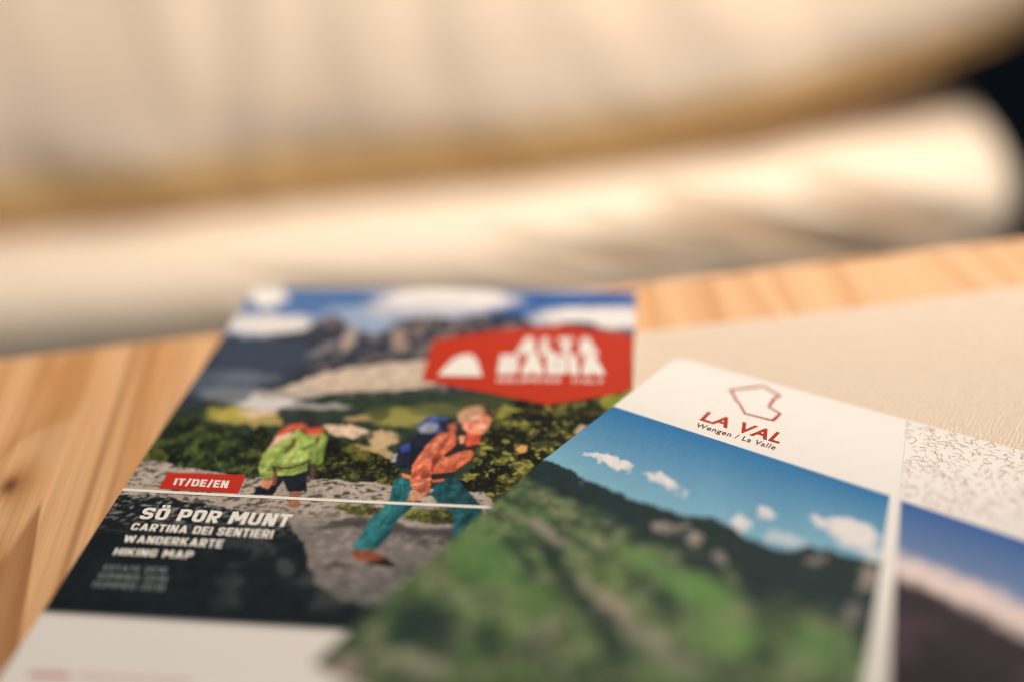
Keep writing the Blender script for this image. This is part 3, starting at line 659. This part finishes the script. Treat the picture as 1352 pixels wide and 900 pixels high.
def lcol(W3, side):
    global X, Y, U, V, jx, jy, Cc, n_mid, n_big, n_fine
    F = W3.reshape(-1, 3); X, Y = to_px(F); U, V = F[:, 0]*1000, F[:, 1]*1000
    n_mid = fbm(U/3, V/3, 4, 102); n_big = fbm(U/8, V/8, 4, 101); n_fine = fbm(U/1.1, V/1.1, 3, 103)
    jx = X+(fbm(U/3, V/3, 3, 141)-.5)*16; jy = Y+(fbm(U/3, V/3, 3, 142)-.5)*16
    Cc = np.zeros((len(X), 3)); paper = (231, 228, 226)
    put(np.ones(len(X)), paper)
    if side == 0:
        top = 535.8+.3225*(X-809.5)                    # upper edge of the photograph
        xr = np.interp(Y, [650, 900, 1200], [1175.5, 1143, 1100])
        ph = sstep(-.7, .7, Y-top)*sstep(.9, -.9, X-xr)
        ridge = np.interp(X, [300, 718, 753, 774, 812, 842, 889, 907, 934, 954, 984, 1018, 1042, 1067, 1092, 1120, 1163, 1300],
                          [560, 606, 619, 633, 648, 661, 674, 683, 681, 687, 708, 722, 727, 720, 724, 733, 744, 770])+(fbm(U/2.2, V/2.2, 4, 150)-.5)*9
        k = np.clip((Y-top)/np.maximum(ridge-top, 1), 0, 1)[:, None]
        Cc2 = lin((36, 112, 170))*(1-k)+lin((122, 172, 198))*k
        Cc2 = Cc2*(.93+.14*n_fine)[:, None]
        put(ph, Cc2)
        wc = (232, 226, 226)
        for (cx, cy, rx, ry, a_) in ((796, 605, 14, 6, .9), (812, 611, 18, 8, .95), (827, 615, 12, 6, .85), (780, 599, 8, 3, .6), (872, 632, 20, 9, .9), (886, 640, 12, 8, .8), (856, 626, 8, 4, .5), (902, 652, 7, 5, .35), (1010, 675, 13, 8, .9),
                                 (978, 690, 15, 10, .85), (1100, 692, 30, 9, .85), (1130, 700, 34, 14, .95), (1135, 716, 30, 12, .8), (1040, 712, 30, 10, .5), (1160, 735, 22, 10, .6)):
            blob(cx, cy, rx, ry, wc, a_*.9, 1.0, .28); blob(cx+2, cy+ry*.6, rx*.8, ry*.5, (186, 192, 204), a_*.45, 1.2, .28)
        below = ph*sstep(-1.5, 1.5, Y-ridge)
        dep = Y-ridge
        put(below, lin((24, 46, 50))[None]*(.7+.6*n_mid)[:, None])
        for (cx, cy, rx, ry, a_) in ((800, 690, 10, 6, .6), (873, 697, 13, 9, .9), (896, 694, 9, 7, .7), (918, 708, 12, 10, .95), (949, 735, 11, 11, .75), (1078, 735, 16, 9, .7), (1145, 763, 15, 14, .9), (1124, 812, 14, 13, .55), (770, 641, 5, 3, .6), (735, 670, 16, 6, .5)):
            blob(cx, cy, rx, ry, (162, 152, 148), a_*.8, 1.5)
        mead = below*sstep(20, 60, dep+70*(fbm(U/10, V/10, 3, 160)-.45)-np.interp(X, [400, 700, 850, 950, 1050, 1160], [8, 12, 18, 42, 58, 76]))
        mc = lin((78, 106, 66))[None]*(.45+.6*n_big+.5*n_mid)[:, None]; put(mead, mc)
        put(mead*sstep(.5, .68, n_mid), (118, 142, 88), .5); put(mead*sstep(.52, .66, fbm(U/7, V/4, 4, 163)), (140, 138, 112), .4)
        put(mead*sstep(.54, .64, fbm(U/6, V/6, 3, 161)), (32, 54, 46), .7)
        put(mead*sstep(.56, .66, fbm(U/2.6, V/1.9, 3, 170)), (168, 158, 144), .32); put(below*sstep(.58, .68, fbm(U/2.2, V/2.2, 3, 171)), (20, 40, 40), .6)
        # gullies, scree and dark woods in bands down the slope
        for (cx, cy, rx, ry, an, c_, a_) in ((745, 760, 16, 70, -.55, (24, 46, 46), .85), (800, 830, 26, 60, -.5, (26, 50, 48), .8), (620, 690, 26, 18, 0, (96, 130, 80), .7), (640, 740, 60, 40, .2, (84, 124, 70), .75), (560, 830, 60, 44, .4, (20, 44, 48), .85), (650, 850, 20, 40, -.4, (30, 54, 48), .7),
                                         (785, 776, 50, 9, .62, (158, 146, 136), .45), (812, 800, 30, 12, .5, (178, 162, 152), .6), (690, 735, 8, 50, -.6, (34, 58, 50), .7), (770, 720, 44, 7, .6, (40, 66, 54), .7), (930, 830, 8, 40, -.7, (36, 62, 52), .6), (850, 838, 44, 14, .5, (150, 140, 136), .6), (720, 700, 34, 9, .62, (150, 140, 138), .7), (725, 826, 14, 16, 0, (150, 152, 126), .6), (545, 872, 60, 12, .3, (160, 156, 140), .55),
                                         (460, 880, 22, 16, 0, (170, 150, 146), .7), (920, 780, 60, 24, .3, (96, 138, 76), .8), (960, 840, 60, 34, .2, (104, 140, 80), .7), (1005, 865, 28, 22, 0, (44, 66, 50), .8), (1080, 850, 40, 26, .3, (84, 122, 74), .7), (850, 740, 50, 12, .5, (104, 140, 84), .7),
                                         (880, 800, 20, 30, -.3, (30, 56, 50), .7), (700, 790, 40, 30, 0, (86, 124, 66), .6), (890, 870, 50, 14, .2, (140, 136, 126), .5)):
            dx, dy = jx-cx, jy-cy; cs, sn = math.cos(an), math.sin(an)
            r = np.sqrt(((dx*cs+dy*sn)/rx)**2+((-dx*sn+dy*cs)/ry)**2)
            put(ph*(1-sstep(.5, 1.2, r)), c_, a_)
        put(ph*sstep(895, 925, Y), lin((26, 36, 36))[None]*(.7+.6*n_mid)[:, None], .8)
        # white gutter
    else:
        top = 659.7+.325*(X-1189.5)
        xl = np.interp(Y, [650, 900, 1200], [1190.5, 1170, 1145])
        ph = sstep(-.7, .7, Y-top)*sstep(-.9, .9, X-xl)
        k = np.clip((Y-top)/85, 0, 1)[:, None]
        put(ph, (lin((46, 92, 158))*(1-k)+lin((112, 134, 172))*k)*(.94+.12*n_fine)[:, None])
        line = np.interp(X, [1180, 1240, 1300, 1352, 1500], [728, 752, 776, 800, 850])
        put(ph*sstep(-14, 12, jy-line), (222, 204, 202)); put(ph*sstep(18, 40, jy-line-.05*(X-1180)), lin((46, 38, 50))[None]*(.7+.6*n_mid)[:, None])
        put(ph*sstep(60, 140, jy-line), lin((34, 30, 36))[None]*(.6+.8*n_mid)[:, None]); put(ph*sstep(.52, .64, n_big)*sstep(30, 70, jy-line), (72, 56, 66), .6)
    Cc *= (0.98+0.04*fbm(U/.4, V/.4, 2, 90))[:, None]
    return Cc
P1 = panel(left, fold, nu1); P2 = panel(fold, right, nu2)
# rounded far-left corner
rad = 0.004
TLp = P1[0, 0]; du = P1[0, -1]-P1[0, 0]; du /= np.linalg.norm(du); dv = P1[60, 0]-P1[0, 0]; dv /= np.linalg.norm(dv)
lf = thing('leaflet', 'folded valley leaflet with white head, rust logo and mountain photographs, overlapping the hiking map', 'leaflet', (float(P1[0, nu1//2, 0]), float(P1[0, nu1//2, 1]), LIN_T))
c1 = lcol(P1, 0).copy()
pa = grid_obj('front_panel', P1, INK, lf, c1); c2 = lcol(P2, 1).copy(); pb = grid_obj('side_panel', P2, INK, lf, c2)
for o in (pa, pb):
    so = o.modifiers.new('thickness', 'SOLIDIFY'); so.thickness = 0.00022; so.offset = -1
# rounded corner cut
import bmesh
bm = bmesh.new(); bm.from_mesh(pa.data)
cc_ = TLp+rad*du+rad*dv; doomed = []
for v in bm.verts:
    d = np.array(v.co)-TLp; a_ = d@du; b_ = d@dv
    if a_ < rad and b_ < rad and np.hypot(a_-rad, b_-rad) > rad: doomed.append(v)
bmesh.ops.delete(bm, geom=doomed, context='VERTS'); bm.to_mesh(pa.data); bm.free()
# the panel folded underneath, which props the springy near end
g1 = panel(left, fold, 12)[::20].copy()
for i in range(g1.shape[0]):
    t = i/(g1.shape[0]-1)
    g1[i, :, 2] = np.minimum(g1[i, :, 2]-.0008, .0049+.030*max(0, (t-.72)/.28)**1.5)
keep = g1[1:, 1:]
low = grid_obj('inner_panel', keep, PAPER, lf)
ribbon('emblem', [(963, 514.4), (1007, 509), (1029.6, 521.8), (1022.9, 524.8), (1014.3, 536.5), (1029.6, 545.6), (1020.4, 554.8), (983, 545.6), (974, 529.7), (969.7, 526.7), (970.6, 523.4), (966.4, 520.4), (967.4, 517.6)], .00098, l_surf, RUST_INK, lf, True)
lettering('title_lettering', 'LA VAL', [(934.5, 542.6), (1039.5, 573.2), (1028, 585), (923.2, 553.8)], l_surf, RUST_INK, lf, .03, 1.1)
lettering('subtitle_lettering', 'Wengen / La Valle', [(921.6, 557.2), (1026.4, 587.6), (1022.4, 593), (917.8, 562.2)], l_surf, DARK_RUST, lf, .016, 1.12)
# little printed dashes on the head of the side panel
spots = []
for nm, mat_, cnt, seed in (('dash_print', MAROON_INK, 110, 3), ('dash_print', ROSE_DASH, 560, 4)):
    r_ = np.random.default_rng(seed); vs_, fs = [], []
    n = 0
    while n < cnt:
        x = r_.uniform(1199, 1625); y = r_.uniform(553, 820)
        if y < 556+.262*(x-1197) or y > 655+.325*(x-1189.5): continue
        c = l_surf(np.array([x]), np.array([y]), .00006)[0]; tries = locals().get('tries', 0)+1
        if spots and tries < 40000 and min((c[0]-q[0])**2+(c[1]-q[1])**2 for q in spots) < .00145**2: continue
        spots.append(c); n += 1; a = r_.uniform(0, math.pi); Ls = r_.uniform(.0015, .0026); wd = .00019
        legs = [a] if r_.random() < .75 else [a, a+r_.uniform(.8, 1.9)]
        for aa in legs:
            d = np.array([math.cos(aa), math.sin(aa)]); nn = np.array([-d[1], d[0]]); i0 = len(vs_)
            for q in (c[:2]-nn*wd/2, c[:2]+d*Ls-nn*wd/2, c[:2]+d*Ls+nn*wd/2, c[:2]+nn*wd/2):
                zz = c[2]
                for _ in range(3):
                    px_, py_ = to_px(np.array([[q[0], q[1], zz]])); zz = float(l_z(px_, py_)[0])+.00007
                vs_.append((q[0], q[1], zz))
            fs.append((i0, i0+1, i0+2, i0+3))
    mesh_obj(nm, vs_, fs, mat_, lf)
adopt(lf)

# ------------------------------------------------------------------ cushions beyond the table
CREAM = fabric_mat('cream_cotton', (242, 226, 208)); CREAM2 = fabric_mat('oat_cotton', (243, 223, 203)); BOUNCE_TAN = fabric_mat('warm_bounce_tan', (252, 214, 158))  # the tan paints in warm light bounced between the cushions
def seg_dist(px, py, a, b):
    ax, ay = a; dx, dy = b[0]-ax, b[1]-ay; t = np.clip(((px-ax)*dx+(py-ay)*dy)/(dx*dx+dy*dy), 0, 1)
    return np.hypot(px-ax-t*dx, py-ay-t*dy), t
def pillow(size, e, plump, nu_, nv_):
    """rounded box: superellipse section swept along x with soft pinched ends; local coords centred, returns verts, faces"""
    sx, sy, sz = size
    us = np.linspace(-1, 1, nu_); us = np.sign(us)*(1-(1-np.abs(us))**1.35)
    th = np.linspace(0, 2*math.pi, nv_, endpoint=False)
    V_ = np.zeros((nu_, nv_, 3))
    for i, u_ in enumerate(us):
        k = max(1e-3, (1-abs(u_)**e)**(1/e)); kz = k**.9
        c, s = np.cos(th), np.sin(th)
        y = np.sign(c)*np.abs(c)**(2/plump)*sy*(.55+.45*k) if abs(u_) < .9999 else c*0
        z = np.sign(s)*np.abs(s)**(2/plump)*sz*kz
        V_[i, :, 0] = u_*sx; V_[i, :, 1] = y*k**.25; V_[i, :, 2] = z
    F = [(i*nv_+j, (i+1)*nv_+j, (i+1)*nv_+(j+1) % nv_, i*nv_+(j+1) % nv_) for i in range(nu_-1) for j in range(nv_)]
    return V_.reshape(-1, 3), F
def place(Vl, origin, tilt=0.0, yaw=TYAW):
    c, s = math.cos(tilt), math.sin(tilt)
    y = Vl[:, 1]*c-Vl[:, 2]*s; z = Vl[:, 1]*s+Vl[:, 2]*c
    cy, sy = math.cos(yaw), math.sin(yaw)
    return np.stack([origin[0]+Vl[:, 0]*cy-y*sy, origin[1]+Vl[:, 0]*sy+y*cy, origin[2]+z], -1)
# seat cushion
SEAT_TOP = -0.185; SH = 0.12
xr = on_z(np.array([1345.]), np.array([190.]), SEAT_TOP-.03)[0]
front = on_z(np.array([676.]), np.array([334.]), SEAT_TOP-.03)[0]
Lh = 0.75
n_dir = np.array([-math.sin(TYAW), math.cos(TYAW)])
sd = 0.30
xr_loc = float((xr[:2]-front[:2])@np.array([math.cos(TYAW), math.sin(TYAW)]))
origin = np.array([front[0], front[1], 0])+np.array([*EX[:2], 0])*(xr_loc-Lh)+np.array([*n_dir, 0])*sd; origin[2] = SEAT_TOP-SH
Vl, Fl = pillow((Lh, sd, SH), 26, 4.2, 620, 240)
lowm = (Vl[:, 1] < 0) & (Vl[:, 2] < .08); Vl[lowm, 1] += (.08-Vl[lowm, 2])*.12
Vl[:, 0] += .16*Vl[:, 1]*np.clip((Vl[:, 0]-Lh+.35)/.35, 0, 1)
Wd = place(Vl, origin)
px_, py_ = to_px(Wd); front_side = Vl[:, 1] < -.02
disp = np.zeros(len(Vl))
for a, b, wd, dp in (((870, 268), (1150, 326), 18, .12), ((1060, 238), (1265, 298), 14, .085), ((760, 306), (960, 346), 15, .030), ((640, 322), (840, 362), 17, .022), ((1020, 272), (1180, 312), 12, -.012), ((300, 372), (520, 402), 18, .012)):
    d, t = seg_dist(px_, py_, a, b); disp -= dp*np.exp(-(d/(wd*(.5+.7*t)))**2)*(.3+.7*np.sin(np.clip(t, 0.02, .98)*math.pi))*front_side
disp += .004*(fbm(Vl[:, 0]*14, Vl[:, 1]*14+Vl[:, 2]*9, 3, 200)-.5)
ce = np.stack([Vl[:, 0]*0, Vl[:, 1]/sd**2, Vl[:, 2]/SH**2], -1); ce /= np.linalg.norm(ce, axis=1)[:, None]+1e-9
Wd = place(Vl+ce*disp[:, None], origin)
seat = thing('seat_cushion', 'cream cotton seat cushion with creased rounded end beside the table edge', 'cushion', tuple(origin-np.array([0, 0, SH])))
mesh_obj('cushion_body', Wd, Fl, CREAM, seat, True); adopt(seat)
# back cushion
bo_ = on_z(np.array([676.]), np.array([205.]), SEAT_TOP)[0]
BHh, BT = 0.25, 0.085
bx = float((on_z(np.array([1352.]), np.array([60.]), -.12)[0][:2]-bo_[:2])@EX[:2])
tilt = math.radians(-26)
borigin = np.array([bo_[0], bo_[1], 0])+np.array([*EX[:2], 0])*(bx+.16-.95)+np.array([*n_dir, 0])*(BT+.006); borigin[2] = SEAT_TOP+BHh*math.cos(tilt)-.012
Vb, Fb = pillow((.95, BT, BHh), 16, 3.4, 300, 130)
Wb = place(Vb, borigin, tilt); px_, py_ = to_px(Wb)
xx = Vb[:, 0]; fr_ = np.clip(-Vb[:, 1]/BT, 0, 1)
pull = .02*sstep(-.62, -.9, Vb[:, 2]/BHh)*(fbm(xx*11+Vb[:, 2]*8, Vb[:, 2]*9, 3, 240)-.5)
wr = pull+(fbm(xx*16+Vb[:, 2]*2.0, Vb[:, 2]*2.2+3, 3, 210)-.5)*.009+.002*np.sin(xx*55+3*vnoise(xx*6, Vb[:, 2]*3, 220)*3)
ce = np.stack([Vb[:, 0]*0, Vb[:, 1]/BT**2, Vb[:, 2]/BHh**2], -1); ce /= np.linalg.norm(ce, axis=1)[:, None]+1e-9
Vb2 = Vb+ce*(wr*fr_)[:, None]
lift_ = sstep(bx+.16-.95-.18, 0, 0*xx)
end = np.clip((xx-(.95-.62))/.62, 0, 1)
Vb2[:, 2] += .13*end**1.6*np.clip((-Vb2[:, 2]-.05)/.2, 0, 1)          # far lower corner pulls up
Wb = place(Vb2, borigin, tilt)
back = thing('back_cushion', 'oat coloured back cushion with soft upright creases standing behind the seat cushion', 'cushion', tuple(borigin-np.array([0, 0, BHh])))
sth = np.tile(np.sin(np.linspace(0, 2*math.pi, 130, endpoint=False)), 300); under = sth < -.72     # lower strip split off to carry the painted bounce light
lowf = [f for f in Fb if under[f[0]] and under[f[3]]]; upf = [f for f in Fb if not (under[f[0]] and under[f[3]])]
def sub(name, V_, F_, mat_, par):
    idx = sorted({i for f in F_ for i in f}); mp_ = {i: n for n, i in enumerate(idx)}
    return mesh_obj(name, V_[idx], [tuple(mp_[i] for i in f) for f in F_], mat_, par, True)
sub('cushion_body', Wb, upf, CREAM2, back); sub('bounce_strip', Wb, lowf, BOUNCE_TAN, back)
adopt(back)
# bench board that carries both cushions
bench = slab('bench', -0.70, 0.66, -.26, .42, -.03, 0, .004, WOOD)
bench.location = (origin[0], origin[1], SEAT_TOP-2*SH+.001); bench.rotation_euler.z = TYAW
tag(bench, 'pine bench board underneath the seat cushion', 'bench')
